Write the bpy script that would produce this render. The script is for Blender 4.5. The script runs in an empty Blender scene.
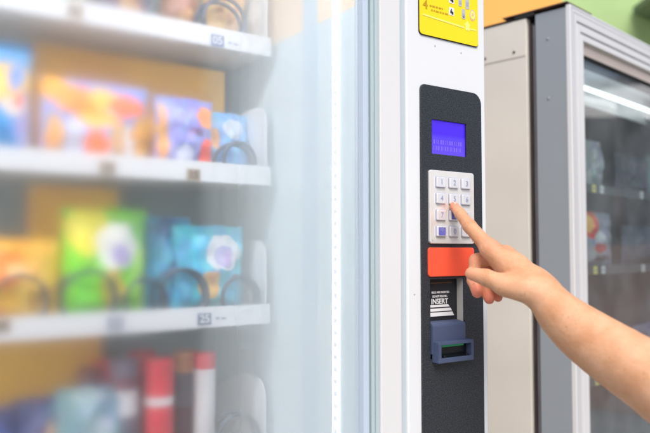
import bpy, bmesh, math, random
import numpy as np
from mathutils import Vector, Matrix, noise as mnoise
random.seed(7)
sc = bpy.context.scene
COL = sc.collection

# ------------------------------------------------------------------ frames of reference
FPX = 702.0
TH = math.atan(34/702)
EYE = 1.30
FW = Vector((0, math.cos(TH), math.sin(TH)))
UP = Vector((0, -math.sin(TH), math.cos(TH)))
A1 = math.atan2(702, 1015)          # heading of the first machine's front
A2 = math.atan2(702, 715)           # heading of the second machine's front
B1 = Vector((.177, 1.0, 0))
B2 = Vector((.507, 1.45, 0))

def ray(px, py):
    return Vector(((px-325), 0, 0)) + FPX*FW + (216.5-py)*UP

def on(base, ang, px, py, d=0.0):
    """photo measurement -> (along, height) on the plane a depth d behind a machine's front"""
    u = Vector((math.cos(ang), math.sin(ang), 0)); n = Vector((u.y, -u.x, 0))
    r = ray(px, py); o = Vector((0, 0, EYE)); q = base - n*d
    t = (q-o).dot(n)/r.dot(n)
    p = o + r*t
    return (p-base).dot(u), p.z
def m1(px, py, d=0.0): return on(B1, A1, px, py, d)
def m2(px, py, d=0.0): return on(B2, A2, px, py, d)
def at(px, py, Y):
    r = ray(px, py); t = Y/r.y
    return Vector((r.x*t, Y, EYE + r.z*t))
def w1(s, d, z):
    c, k = math.cos(A1), math.sin(A1)
    return Vector((B1.x + s*c - d*k, B1.y + s*k + d*c, z))
def w2(s, d, z):
    c, k = math.cos(A2), math.sin(A2)
    return Vector((B2.x + s*c - d*k, B2.y + s*k + d*c, z))

# ------------------------------------------------------------------ materials
def srgb(r, g, b):
    f = lambda c: (c/255/12.92) if c/255 <= .04045 else ((c/255+.055)/1.055)**2.4
    return (f(r), f(g), f(b), 1)

def N(nt, t, **k):
    n = nt.nodes.new(t)
    for a, b in k.items():
        try: setattr(n, a, b)
        except Exception: pass
    return n

def mat(name, col, rough=.5, metal=0., var=.06, vscale=6., bump=0., bscale=200., spec=.5, sss=0., emit=None, estr=0., streak=False, coat=0.):
    m = bpy.data.materials.new(name); m.use_nodes = True
    nt = m.node_tree; p = nt.nodes['Principled BSDF']
    tc = N(nt, 'ShaderNodeTexCoord')
    mp = N(nt, 'ShaderNodeMapping'); nt.links.new(tc.outputs['Object'], mp.inputs[0])
    if streak: mp.inputs['Scale'].default_value = (1, 1, .12)
    no = N(nt, 'ShaderNodeTexNoise'); no.inputs['Scale'].default_value = vscale; no.inputs['Detail'].default_value = 6
    nt.links.new(mp.outputs[0], no.inputs['Vector'])
    mx = N(nt, 'ShaderNodeMix', data_type='RGBA')
    c = col[:3]
    mx.inputs[6].default_value = tuple(x*(1-var) for x in c)+(1,)
    mx.inputs[7].default_value = tuple(min(1, x*(1+var)) for x in c)+(1,)
    rp = N(nt, 'ShaderNodeMapRange'); rp.inputs[1].default_value = .3; rp.inputs[2].default_value = .7
    nt.links.new(no.outputs[0], rp.inputs[0]); nt.links.new(rp.outputs[0], mx.inputs[0])
    nt.links.new(mx.outputs[2], p.inputs['Base Color'])
    rr = N(nt, 'ShaderNodeMapRange'); rr.inputs[3].default_value = max(.02, rough*.85); rr.inputs[4].default_value = min(1, rough*1.2)
    nt.links.new(no.outputs[0], rr.inputs[0]); nt.links.new(rr.outputs[0], p.inputs['Roughness'])
    p.inputs['Metallic'].default_value = metal
    p.inputs['Specular IOR Level'].default_value = spec
    p.inputs['Coat Weight'].default_value = coat
    if bump:
        nb = N(nt, 'ShaderNodeTexNoise'); nb.inputs['Scale'].default_value = bscale; nb.inputs['Detail'].default_value = 3
        nt.links.new(tc.outputs['Object'], nb.inputs['Vector'])
        b = N(nt, 'ShaderNodeBump'); b.inputs['Strength'].default_value = bump; b.inputs['Distance'].default_value = .001
        nt.links.new(nb.outputs[0], b.inputs['Height']); nt.links.new(b.outputs[0], p.inputs['Normal'])
    if emit:
        p.inputs['Emission Color'].default_value = emit; p.inputs['Emission Strength'].default_value = estr
    return m

def art(name, base, blobs, distort=.35, rough=.28, scale=22., wr=.5):
    """printed film: soft shapes of colour over a base, in the pack's own coordinates (-1..1)"""
    m = bpy.data.materials.new(name); m.use_nodes = True
    nt = m.node_tree; p = nt.nodes['Principled BSDF']
    at_ = N(nt, 'ShaderNodeAttribute', attribute_name='pack')
    no = N(nt, 'ShaderNodeTexNoise'); no.inputs['Scale'].default_value = 2.2; no.inputs['Detail'].default_value = 2
    nt.links.new(at_.outputs['Vector'], no.inputs['Vector'])
    sub = N(nt, 'ShaderNodeVectorMath', operation='SUBTRACT'); sub.inputs[1].default_value = (.5, .5, .5)
    nt.links.new(no.outputs['Color'], sub.inputs[0])
    scl = N(nt, 'ShaderNodeVectorMath', operation='SCALE'); scl.inputs['Scale'].default_value = distort
    nt.links.new(sub.outputs[0], scl.inputs[0])
    add = N(nt, 'ShaderNodeVectorMath', operation='ADD')
    nt.links.new(at_.outputs['Vector'], add.inputs[0]); nt.links.new(scl.outputs[0], add.inputs[1])
    prev = None
    for (x, z, rx, rz, c) in blobs:
        s1 = N(nt, 'ShaderNodeVectorMath', operation='SUBTRACT'); s1.inputs[1].default_value = (x, z, 0)
        nt.links.new(add.outputs[0], s1.inputs[0])
        s2 = N(nt, 'ShaderNodeVectorMath', operation='MULTIPLY'); s2.inputs[1].default_value = (1/rx, 1/rz, 0)
        nt.links.new(s1.outputs[0], s2.inputs[0])
        ln = N(nt, 'ShaderNodeVectorMath', operation='LENGTH'); nt.links.new(s2.outputs[0], ln.inputs[0])
        mr = N(nt, 'ShaderNodeMapRange', interpolation_type='SMOOTHSTEP')
        mr.inputs[1].default_value = 1.06; mr.inputs[2].default_value = .94
        nt.links.new(ln.outputs['Value'], mr.inputs[0])
        mx = N(nt, 'ShaderNodeMix', data_type='RGBA')
        nt.links.new(mr.outputs[0], mx.inputs[0])
        if prev is None: mx.inputs[6].default_value = base
        else: nt.links.new(prev, mx.inputs[6])
        mx.inputs[7].default_value = c
        prev = mx.outputs[2]
    # busy small print: irregular cells nudging the colours
    vo = N(nt, 'ShaderNodeTexVoronoi'); vo.inputs['Scale'].default_value = 4.2; vo.inputs['Randomness'].default_value = 1
    nt.links.new(add.outputs[0], vo.inputs['Vector'])
    ov = N(nt, 'ShaderNodeMix', data_type='RGBA', blend_type='OVERLAY'); ov.inputs[0].default_value = .16
    nt.links.new(prev, ov.inputs[6]); nt.links.new(vo.outputs['Color'], ov.inputs[7])
    nt.links.new(ov.outputs[2], p.inputs['Base Color'])
    p.inputs['Roughness'].default_value = rough
    return m

M = {}
M['white'] = mat('powder_white', srgb(231, 234, 237), .38, var=.025, vscale=3, bump=.05, bscale=420, streak=True)
M['frame_white'] = mat('frame_warm_white', srgb(226, 227, 228), .35, var=.03, vscale=5, streak=True)
M['groove'] = mat('groove_blue_grey', srgb(190, 203, 210), .5)
M['alu'] = mat('anodised_aluminium', srgb(184, 202, 206), .35, metal=.05, var=.05, vscale=20, streak=True)
M['alu_dark'] = mat('dark_seal', srgb(104, 120, 130), .5)
M['alu_lav'] = mat('blue_aluminium', srgb(196, 210, 228), .35, metal=.0, streak=True)
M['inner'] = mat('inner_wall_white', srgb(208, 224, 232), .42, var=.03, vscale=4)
M['inner_reflection'] = mat('inner_wall_painted_reflection', srgb(236, 205, 170), .6, var=.08, vscale=7)
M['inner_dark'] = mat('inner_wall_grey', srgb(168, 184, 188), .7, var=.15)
M['ochre'] = mat('ochre_liner', srgb(255, 184, 50), .6, var=.12, vscale=9)
M['tray'] = mat('tray_white', srgb(238, 238, 242), .4, var=.02)
M['tray_beige'] = mat('tray_floor', srgb(205, 198, 188), .5, var=.05)
M['tag_blue'] = mat('tag_slate', srgb(84, 98, 136), .5)
M['tag_brown'] = mat('tag_brown', srgb(150, 128, 104), .5)
M['ink_dark'] = mat('ink_dark', srgb(44, 34, 46), .6)
M['ink_white'] = mat('ink_white', srgb(238, 238, 240), .6)
M['ink_grey'] = mat('ink_grey', srgb(165, 170, 190), .6)
M['coil'] = mat('coil_wire', srgb(58, 66, 82), .3, metal=.4)
M['yellow'] = mat('sticker_yellow', srgb(255, 226, 0), .35, var=.015, coat=.2)
M['yellow_pale'] = mat('sticker_pale_yellow', srgb(255, 242, 130), .4)
M['ink_ochre'] = mat('ink_ochre', srgb(205, 160, 25), .5)
M['ink_brown'] = mat('ink_brown', srgb(140, 95, 30), .5)
M['pink'] = mat('sticker_pink', srgb(238, 190, 160), .5)
M['steel_print'] = mat('sticker_silver', srgb(190, 190, 190), .4)
M['orange_red'] = mat('plate_orange_red', srgb(250, 90, 58), .6, var=.03, vscale=30)
M['keyplate'] = mat('keypad_metal', srgb(242, 239, 236), .18, metal=.35, var=.05, vscale=40, bump=.02, bscale=600)
M['key'] = mat('key_metal', srgb(242, 242, 246), .15, metal=.35, var=.04, vscale=60)
M['key_ink'] = mat('key_print', srgb(150, 156, 196), .5)
M['key_blue'] = mat('key_blue_patch', srgb(112, 112, 200), .3, var=.2, vscale=90)
M['blue_plastic'] = mat('acceptor_blue_plastic', srgb(76, 88, 118), .42, var=.07, vscale=25, bump=.1, bscale=500)
M['slot_dark'] = mat('slot_dark', srgb(14, 18, 24), .4)
M['green_lit'] = mat('slot_green_lamp', srgb(20, 120, 70), .4, emit=srgb(20, 150, 90), estr=.22)
M['recess_beige'] = mat('recess_wall', srgb(205, 202, 196), .45)
M['label_black'] = mat('label_black', srgb(34, 36, 42), .4)
M['hole'] = mat('hole_dark', srgb(60, 50, 45), .6)
M['beige'] = mat('cabinet_beige', srgb(221, 216, 206), .5, var=.05, vscale=5, bump=.08, bscale=260)
M['door_grey'] = mat('door_blue_grey', srgb(150, 157, 164), .45, var=.05, vscale=4, streak=True, bump=.05, bscale=300)
M['gasket'] = mat('gasket_brown_black', srgb(60, 50, 50), .7, var=.3, vscale=14)
M['gasket_grey'] = mat('gasket_grey', srgb(120, 116, 120), .6, var=.15, vscale=20)
M['silver'] = mat('door_silver_frame', srgb(230, 230, 231), .35, metal=.12, var=.03, vscale=12, streak=True)
M['silver_line'] = mat('door_frame_grey_line', srgb(150, 150, 165), .5)  # thin darker grey lines between the frame steps
M['taupe'] = mat('bezel_taupe', srgb(188, 176, 170), .5, var=.05)
M['black'] = mat('black_trim', srgb(18, 18, 20), .45)
M['rust'] = mat('rusted_steel', srgb(88, 62, 50), .65, var=.5, vscale=35, bump=.3, bscale=150)
M['steel_dark'] = mat('dark_steel', srgb(70, 66, 64), .4, metal=.5, var=.3, vscale=20)
M['in2'] = mat('second_inner_dark', srgb(104, 116, 130), .6, var=.2)
M['shelf2'] = mat('second_shelf_grey', srgb(110, 116, 124), .4, metal=.5)
M['ped'] = mat('concrete_paving', (.27, .26, .25, 1), .85, var=.2, vscale=3, bump=.4, bscale=60)
M['orange_wall'] = mat('orange_render', srgb(244, 176, 92), .8, var=.05, vscale=3, bump=.2, bscale=80)
M['green_wall'] = mat('green_render', srgb(176, 206, 142), .8, var=.12, vscale=2.2, bump=.2, bscale=80)
M['green_dark'] = mat('green_grey_panel', srgb(110, 130, 108), .7, var=.15)
M['roof'] = mat('corrugated_roof', srgb(120, 132, 140), .5, var=.2, vscale=4)
M['canvas'] = mat('canvas_white', srgb(246, 245, 242), .8, var=.05, vscale=2)
M['wood'] = mat('stall_brown', srgb(176, 126, 96), .7, var=.3, vscale=3)
M['stall_dark'] = mat('stall_dark', srgb(150, 160, 172), .7, var=.5, vscale=2)
M['lampbody'] = mat('lamp_body', srgb(220, 220, 220), .4)
M['tube_lit'] = mat('fluorescent_tube', srgb(255, 255, 255), .4, emit=(1, 1, 1, 1), estr=2.2)
M['led'] = mat('led_diffuser', (.25,.25,.25,1), .5, emit=(.93, .97, 1, 1), estr=1.7)
M['tube_in'] = mat('cabinet_tube', srgb(255, 255, 255), .4, emit=(.95, 1, 1, 1), estr=3.2)
M['rail'] = mat('rail_blue_grey', srgb(172, 196, 216), .4)
M['led_fill'] = mat('led_fill_diffuser', srgb(250, 252, 255), .4, emit=(.96, .98, 1, 1), estr=50.)  # strong glow for the added strips out of view
M['led_chip'] = mat('led_chip', (.2,.22,.28,1), .5, emit=(.8, .87, 1, 1), estr=.72)
M['nail'] = mat('fingernail', srgb(236, 190, 172), .25, var=.03)

# black speckled fascia
def speckle():
    m = mat('fascia_black_speckled', srgb(50, 54, 60), .42, var=.10, vscale=14, bump=.55, bscale=750)
    nt = m.node_tree; p = nt.nodes['Principled BSDF']
    tc = N(nt, 'ShaderNodeTexCoord'); no = N(nt, 'ShaderNodeTexNoise'); no.inputs['Scale'].default_value = 800; no.inputs['Detail'].default_value = 2
    nt.links.new(tc.outputs['Object'], no.inputs['Vector'])
    cr = N(nt, 'ShaderNodeMapRange'); cr.inputs[1].default_value = .42; cr.inputs[2].default_value = .68
    nt.links.new(no.outputs[0], cr.inputs[0])
    mx = N(nt, 'ShaderNodeMix', data_type='RGBA'); mx.inputs[6].default_value = srgb(24, 27, 31); mx.inputs[7].default_value = srgb(72, 78, 86)
    nt.links.new(cr.outputs[0], mx.inputs[0]); nt.links.new(mx.outputs[2], p.inputs['Base Color'])
    return m
M['fascia'] = speckle()

def lcd():
    m = mat('lcd_violet', srgb(40, 20, 140), .25)
    nt = m.node_tree; p = nt.nodes['Principled BSDF']
    tc = N(nt, 'ShaderNodeTexCoord'); sp = N(nt, 'ShaderNodeSeparateXYZ'); nt.links.new(tc.outputs['Object'], sp.inputs[0])
    mr = N(nt, 'ShaderNodeMapRange'); mr.inputs[1].default_value = 1.436; mr.inputs[2].default_value = 1.484
    nt.links.new(sp.outputs['Z'], mr.inputs[0])
    no = N(nt, 'ShaderNodeTexNoise'); no.inputs['Scale'].default_value = 60
    nt.links.new(tc.outputs['Object'], no.inputs['Vector'])
    cr = N(nt, 'ShaderNodeValToRGB')
    e = cr.color_ramp.elements
    e[0].position = 0; e[0].color = srgb(112, 84, 246); e[1].position = 1; e[1].color = srgb(80, 40, 240)
    k = e.new(.5); k.color = srgb(96, 72, 246)
    k = e.new(.62); k.color = srgb(78, 36, 240)
    nt.links.new(mr.outputs[0], cr.inputs[0]); nt.links.new(cr.outputs[0], p.inputs['Emission Color'])
    p.inputs['Emission Strength'].default_value = .78
    p.inputs['Base Color'].default_value = srgb(30, 16, 90)
    return m
M['lcd'] = lcd()
M['lcd_cell'] = mat('lcd_cell', srgb(110, 90, 220), .3, emit=srgb(104, 84, 240), estr=.72)

def skin():
    m = bpy.data.materials.new('skin'); m.use_nodes = True
    nt = m.node_tree; p = nt.nodes['Principled BSDF']
    tc = N(nt, 'ShaderNodeTexCoord')
    a = N(nt, 'ShaderNodeAttribute', attribute_name='flush')
    no = N(nt, 'ShaderNodeTexNoise'); no.inputs['Scale'].default_value = 38; no.inputs['Detail'].default_value = 5
    nt.links.new(tc.outputs['Object'], no.inputs['Vector'])
    m1_ = N(nt, 'ShaderNodeMix', data_type='RGBA')
    m1_.inputs[6].default_value = SK_A; m1_.inputs[7].default_value = SK_B
    mr = N(nt, 'ShaderNodeMapRange'); mr.inputs[1].default_value = .3; mr.inputs[2].default_value = .7
    nt.links.new(no.outputs[0], mr.inputs[0]); nt.links.new(mr.outputs[0], m1_.inputs[0])
    m2_ = N(nt, 'ShaderNodeMix', data_type='RGBA'); m2_.inputs[7].default_value = SK_RED
    nt.links.new(m1_.outputs[2], m2_.inputs[6]); nt.links.new(a.outputs['Fac'], m2_.inputs[0])
    # small freckles and moles
    vo = N(nt, 'ShaderNodeTexNoise'); vo.inputs['Scale'].default_value = 260; vo.inputs['Detail'].default_value = 1
    nt.links.new(tc.outputs['Object'], vo.inputs['Vector'])
    fr = N(nt, 'ShaderNodeMapRange'); fr.inputs[1].default_value = .66; fr.inputs[2].default_value = .8; fr.inputs[4].default_value = .5
    nt.links.new(vo.outputs[0], fr.inputs[0])
    m3_ = N(nt, 'ShaderNodeMix', data_type='RGBA'); m3_.inputs[7].default_value = srgb(168, 112, 84)
    nt.links.new(fr.outputs[0], m3_.inputs[0]); nt.links.new(m2_.outputs[2], m3_.inputs[6])
    nt.links.new(m3_.outputs[2], p.inputs['Base Color'])
    p.inputs['Roughness'].default_value = .5
    p.inputs['Specular IOR Level'].default_value = .35
    p.inputs['Subsurface Weight'].default_value = .25
    p.inputs['Subsurface Radius'].default_value = (1, .35, .2)
    p.inputs['Subsurface Scale'].default_value = .004
    w = N(nt, 'ShaderNodeTexVoronoi', feature='DISTANCE_TO_EDGE'); w.inputs['Scale'].default_value = 620
    mpv = N(nt, 'ShaderNodeMapping'); mpv.inputs['Rotation'].default_value = (0, .7, .3); mpv.inputs['Scale'].default_value = (.6, 1, 1.2)
    nt.links.new(tc.outputs['Object'], mpv.inputs[0]); nt.links.new(mpv.outputs[0], w.inputs['Vector'])
    n2 = N(nt, 'ShaderNodeTexNoise'); n2.inputs['Scale'].default_value = 120; n2.inputs['Detail'].default_value = 5
    nt.links.new(tc.outputs['Object'], n2.inputs['Vector'])
    b1 = N(nt, 'ShaderNodeBump'); b1.inputs['Strength'].default_value = .5; b1.inputs['Distance'].default_value = .0006
    b2 = N(nt, 'ShaderNodeBump'); b2.inputs['Strength'].default_value = .7; b2.inputs['Distance'].default_value = .0016
    nt.links.new(w.outputs['Distance'], b1.inputs['Height']); nt.links.new(n2.outputs[0], b2.inputs['Height'])
    nt.links.new(b1.outputs[0], b2.inputs['Normal'])
    fu = N(nt, 'ShaderNodeAttribute', attribute_name='fold_u'); fm = N(nt, 'ShaderNodeAttribute', attribute_name='fold_m')
    wob = N(nt, 'ShaderNodeMath', operation='MULTIPLY_ADD'); wob.inputs[1].default_value = .006
    nt.links.new(n2.outputs[0], wob.inputs[0]); nt.links.new(fu.outputs['Fac'], wob.inputs[2])
    fq = N(nt, 'ShaderNodeMath', operation='MULTIPLY'); fq.inputs[1].default_value = 2*math.pi/.0021; nt.links.new(wob.outputs[0], fq.inputs[0])
    sn = N(nt, 'ShaderNodeMath', operation='SINE'); nt.links.new(fq.outputs[0], sn.inputs[0])
    pw = N(nt, 'ShaderNodeMath', operation='MULTIPLY'); nt.links.new(sn.outputs[0], pw.inputs[0]); nt.links.new(fm.outputs['Fac'], pw.inputs[1])
    b3 = N(nt, 'ShaderNodeBump'); b3.inputs['Strength'].default_value = .55; b3.inputs['Distance'].default_value = .0006
    nt.links.new(pw.outputs[0], b3.inputs['Height']); nt.links.new(b2.outputs[0], b3.inputs['Normal']); nt.links.new(b3.outputs[0], p.inputs['Normal'])
    return m
SK_A = srgb(208, 152, 112); SK_B = srgb(227, 176, 140); SK_RED = srgb(230, 136, 112)
M['skin'] = skin()

def fogged_glass():
    """chilled cabinet pane: sharp by the frame, misted further along, under a painted reflection veil"""
    m = bpy.data.materials.new('misted_glass_painted_haze'); m.use_nodes = True
    nt = m.node_tree; nt.nodes.remove(nt.nodes['Principled BSDF']); out = nt.nodes['Material Output']
    tc = N(nt, 'ShaderNodeTexCoord'); sp = N(nt, 'ShaderNodeSeparateXYZ'); nt.links.new(tc.outputs['Object'], sp.inputs[0])
    mr = N(nt, 'ShaderNodeMapRange'); mr.interpolation_type = 'SMOOTHSTEP'; mr.inputs[1].default_value = -.30; mr.inputs[2].default_value = -.50
    mr.inputs[3].default_value = .058; mr.inputs[4].default_value = .20
    nt.links.new(sp.outputs['X'], mr.inputs[0])
    m8 = N(nt, 'ShaderNodeMapRange', interpolation_type='SMOOTHSTEP'); m8.inputs[1].default_value = -.27; m8.inputs[2].default_value = -.215
    m8.inputs[3].default_value = 1; m8.inputs[4].default_value = .3; nt.links.new(sp.outputs['X'], m8.inputs[0])
    rm = N(nt, 'ShaderNodeMath', operation='MULTIPLY'); nt.links.new(mr.outputs[0], rm.inputs[0]); nt.links.new(m8.outputs[0], rm.inputs[1])
    g = N(nt, 'ShaderNodeBsdfGlass'); g.inputs['IOR'].default_value = 1.45
    nt.links.new(rm.outputs[0], g.inputs['Roughness'])
    # reflection veil painted as diffuse haze: heavier near the service column, in vertical streaks
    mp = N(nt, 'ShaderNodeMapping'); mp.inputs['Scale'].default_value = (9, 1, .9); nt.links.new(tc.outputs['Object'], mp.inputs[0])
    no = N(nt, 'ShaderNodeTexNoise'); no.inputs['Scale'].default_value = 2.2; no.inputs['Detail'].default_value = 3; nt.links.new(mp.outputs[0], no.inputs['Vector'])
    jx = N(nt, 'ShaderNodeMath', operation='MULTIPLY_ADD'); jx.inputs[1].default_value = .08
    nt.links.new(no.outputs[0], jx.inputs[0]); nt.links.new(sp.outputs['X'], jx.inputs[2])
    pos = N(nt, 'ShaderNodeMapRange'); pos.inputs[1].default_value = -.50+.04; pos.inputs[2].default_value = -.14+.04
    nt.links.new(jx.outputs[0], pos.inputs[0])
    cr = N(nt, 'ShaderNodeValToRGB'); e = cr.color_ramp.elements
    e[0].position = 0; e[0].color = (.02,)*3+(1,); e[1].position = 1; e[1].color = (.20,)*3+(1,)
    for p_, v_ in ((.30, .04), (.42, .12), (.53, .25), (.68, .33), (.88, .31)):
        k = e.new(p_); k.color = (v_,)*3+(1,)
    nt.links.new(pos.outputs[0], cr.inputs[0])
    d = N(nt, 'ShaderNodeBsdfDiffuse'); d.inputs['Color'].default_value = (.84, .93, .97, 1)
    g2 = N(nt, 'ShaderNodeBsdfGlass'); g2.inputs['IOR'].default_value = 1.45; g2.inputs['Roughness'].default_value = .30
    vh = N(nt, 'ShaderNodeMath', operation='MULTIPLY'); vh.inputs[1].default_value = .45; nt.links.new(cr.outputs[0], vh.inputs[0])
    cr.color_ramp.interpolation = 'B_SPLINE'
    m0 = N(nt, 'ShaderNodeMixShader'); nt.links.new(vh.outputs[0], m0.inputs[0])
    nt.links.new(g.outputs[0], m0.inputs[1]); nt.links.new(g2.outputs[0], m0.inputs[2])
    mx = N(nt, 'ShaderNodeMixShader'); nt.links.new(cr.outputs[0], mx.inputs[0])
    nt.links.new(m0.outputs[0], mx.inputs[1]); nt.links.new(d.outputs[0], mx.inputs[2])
    nt.links.new(mx.outputs[0], out.inputs[0])
    return m
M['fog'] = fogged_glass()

def clear_glass():
    m = bpy.data.materials.new('clear_glass'); m.use_nodes = True
    nt = m.node_tree; nt.nodes.remove(nt.nodes['Principled BSDF']); out = nt.nodes['Material Output']
    fr = N(nt, 'ShaderNodeFresnel'); fr.inputs['IOR'].default_value = 2.6
    t = N(nt, 'ShaderNodeBsdfTransparent'); t.inputs[0].default_value = (.90, .95, .95, 1)
    g = N(nt, 'ShaderNodeBsdfAnisotropic') if False else N(nt, 'ShaderNodeBsdfGlossy'); g.inputs['Roughness'].default_value = .012
    tc = N(nt, 'ShaderNodeTexCoord'); no = N(nt, 'ShaderNodeTexNoise'); no.inputs['Scale'].default_value = 3.5; no.inputs['Detail'].default_value = 1
    nt.links.new(tc.outputs['Object'], no.inputs['Vector'])
    b = N(nt, 'ShaderNodeBump'); b.inputs['Strength'].default_value = .25; b.inputs['Distance'].default_value = .004
    nt.links.new(no.outputs[0], b.inputs['Height']); nt.links.new(b.outputs[0], g.inputs['Normal'])
    ge = N(nt, 'ShaderNodeNewGeometry'); iv = N(nt, 'ShaderNodeMath', operation='SUBTRACT'); iv.inputs[0].default_value = 1
    nt.links.new(ge.outputs['Backfacing'], iv.inputs[1])
    ml = N(nt, 'ShaderNodeMath', operation='MULTIPLY'); nt.links.new(fr.outputs[0], ml.inputs[0]); nt.links.new(iv.outputs[0], ml.inputs[1])
    mx = N(nt, 'ShaderNodeMixShader'); nt.links.new(ml.outputs[0], mx.inputs[0])
    nt.links.new(t.outputs[0], mx.inputs[1]); nt.links.new(g.outputs[0], mx.inputs[2])
    df = N(nt, 'ShaderNodeBsdfDiffuse'); df.inputs[0].default_value = (.8, .84, .88, 1)      # hazy reflections painted on the pane as a pale veil
    n3 = N(nt, 'ShaderNodeTexNoise'); n3.inputs['Scale'].default_value = 9; n3.inputs['Detail'].default_value = 5; nt.links.new(tc.outputs['Object'], n3.inputs['Vector'])
    dm = N(nt, 'ShaderNodeMapRange'); dm.inputs[1].default_value = .3; dm.inputs[2].default_value = .7; dm.inputs[3].default_value = .03; dm.inputs[4].default_value = .09
    nt.links.new(n3.outputs[0], dm.inputs[0])
    m9 = N(nt, 'ShaderNodeMixShader'); nt.links.new(dm.outputs[0], m9.inputs[0]); nt.links.new(mx.outputs[0], m9.inputs[1]); nt.links.new(df.outputs[0], m9.inputs[2])
    nt.links.new(m9.outputs[0], out.inputs[0])
    return m
M['glass'] = clear_glass()

# ------------------------------------------------------------------ mesh helpers
class MB:
    def __init__(s): s.bm = bmesh.new(); s.mats = []
    def mi(s, m):
        if m not in s.mats: s.mats.append(m)
        return s.mats.index(m)
    def _take(s, fs, m, smooth=False):
        i = s.mi(m)
        for f in fs: f.material_index = i; f.smooth = smooth
    def box(s, x0, x1, y0, y1, z0, z1, m, bev=0., seg=2):
        b = bmesh.new()
        bmesh.ops.create_cube(b, size=1)
        for v in b.verts:
            v.co = Vector(((x0+x1)/2 + v.co.x*(x1-x0), (y0+y1)/2 + v.co.y*(y1-y0), (z0+z1)/2 + v.co.z*(z1-z0)))
        if bev: bmesh.ops.bevel(b, geom=b.edges[:], offset=bev, segments=seg, affect='EDGES', profile=.6)
        s.add(b, m, smooth=False); return s
    def add(s, b, m, smooth=False, mtx=None):
        i = s.mi(m)
        vm = {}
        for v in b.verts: vm[v] = s.bm.verts.new(mtx @ v.co if mtx else v.co)
        for f in b.faces:
            try:
                g = s.bm.faces.new([vm[v] for v in f.verts]); g.material_index = i; g.smooth = smooth
            except ValueError: pass
        b.free()
    def prism(s, loop, y0, y1, m, bev=0., holes=(), seg=2):
        """outline in (x, z), thickness y0 (front) to y1"""
        b = bmesh.new()
        edges = []
        for lp in [loop]+list(holes):
            vs = [b.verts.new((p[0], y0, p[1])) for p in lp]
            for i in range(len(vs)): edges.append(b.edges.new((vs[i], vs[(i+1) % len(vs)])))
        if holes: bmesh.ops.triangle_fill(b, edges=edges, use_beauty=True, use_dissolve=False)
        else: b.faces.new(list(b.verts))
        r = bmesh.ops.extrude_face_region(b, geom=b.faces[:])
        bmesh.ops.translate(b, verts=[v for v in r['geom'] if isinstance(v, bmesh.types.BMVert)], vec=(0, y1-y0, 0))
        bmesh.ops.recalc_face_normals(b, faces=b.faces[:])
        if bev:
            es = [e for e in b.edges if all(abs(v.co.y-y0) < 1e-7 for v in e.verts) and len(e.link_faces) == 2
                  and any(abs(f.normal.y) < .5 for f in e.link_faces)]
            bmesh.ops.bevel(b, geom=es, offset=bev, segments=seg, affect='EDGES', profile=.5)
        s.add(b, m); return s
    def ring(s, x0, x1, z0, z1, w, y0, y1, m, bev=0.):
        """a rectangular frame of member width w"""
        return s.prism([(x0, z0), (x1, z0), (x1, z1), (x0, z1)], y0, y1, m, bev,
                       holes=[[(x0+w, z0+w), (x1-w, z0+w), (x1-w, z1-w), (x0+w, z1-w)]])
    def tube(s, pts, r, m, n=8):
        prev = None; i = s.mi(m); k0 = None
        for k, p in enumerate(pts):
            p = Vector(p); q = Vector(pts[min(k+1, len(pts)-1)]); o = Vector(pts[max(k-1, 0)])
            t = (q-o).normalized(); a = t.orthogonal().normalized() if prev is None else (ax - t*ax.dot(t)).normalized()
            ax = a; bb = t.cross(a)
            ringv = [s.bm.verts.new(p + (a*math.cos(j*2*math.pi/n) + bb*math.sin(j*2*math.pi/n))*r) for j in range(n)]
            if prev:
                for j in range(n):
                    f = s.bm.faces.new((prev[j], prev[(j+1) % n], ringv[(j+1) % n], ringv[j])); f.material_index = i; f.smooth = True
            else: k0 = ringv
            prev = ringv
        for rv in (k0, prev):
            f = s.bm.faces.new(rv); f.material_index = i
        return s
    def lathe(s, prof, m, n=28, c=(0, 0, 0), mats=None):
        rows = []
        for (r, z) in prof:
            rows.append([s.bm.verts.new((c[0]+max(r, 1e-5)*math.cos(j*2*math.pi/n), c[1]+max(r, 1e-5)*math.sin(j*2*math.pi/n), c[2]+z)) for j in range(n)])
        for k in range(len(rows)-1):
            i = s.mi(mats[k] if mats else m)
            for j in range(n):
                f = s.bm.faces.new((rows[k][j], rows[k][(j+1) % n], rows[k+1][(j+1) % n], rows[k+1][j])); f.material_index = i; f.smooth = True
        return s
    def disc(s, x, z, y0, y1, r, m, n=20, rz=None):
        rz = rz or r
        return s.prism([(x+r*math.cos(a*2*math.pi/n), z+rz*math.sin(a*2*math.pi/n)) for a in range(n)], y0, y1, m)
    def text(s, txt, x, z, y, h, m, wid=1., al='CENTER', bold=0., th=.0002, shear=0.):
        cu = bpy.data.curves.new('t', 'FONT'); cu.body = txt; cu.size = h; cu.align_x = al; cu.align_y = 'CENTER'
        cu.extrude = th; cu.offset = bold; cu.shear = shear
        o = bpy.data.objects.new('t', cu); COL.objects.link(o)
        bpy.context.view_layer.update()
        me = bpy.data.meshes.new_from_object(o.evaluated_get(bpy.context.evaluated_depsgraph_get()))
        bpy.data.objects.remove(o); bpy.data.curves.remove(cu)
        b = bmesh.new(); b.from_mesh(me); bpy.data.meshes.remove(me)
        mt = Matrix.Translation((x, y, z)) @ Matrix.Rotation(math.pi/2, 4, 'X') @ Matrix.Diagonal((wid, 1, 1, 1))
        s.add(b, m, mtx=mt); return s
    def build(s, name, parent=None, loc=None, rz=None, label=None, auto=True):
        me = bpy.data.meshes.new(name); s.bm.to_mesh(me); s.bm.free()
        for m in s.mats: me.materials.append(m)
        o = bpy.data.objects.new(name, me); COL.objects.link(o)
        if parent: o.parent = parent
        if loc is not None: o.location = loc
        if rz is not None: o.rotation_euler.z = rz
        if label: o['label'] = label
        return o

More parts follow.
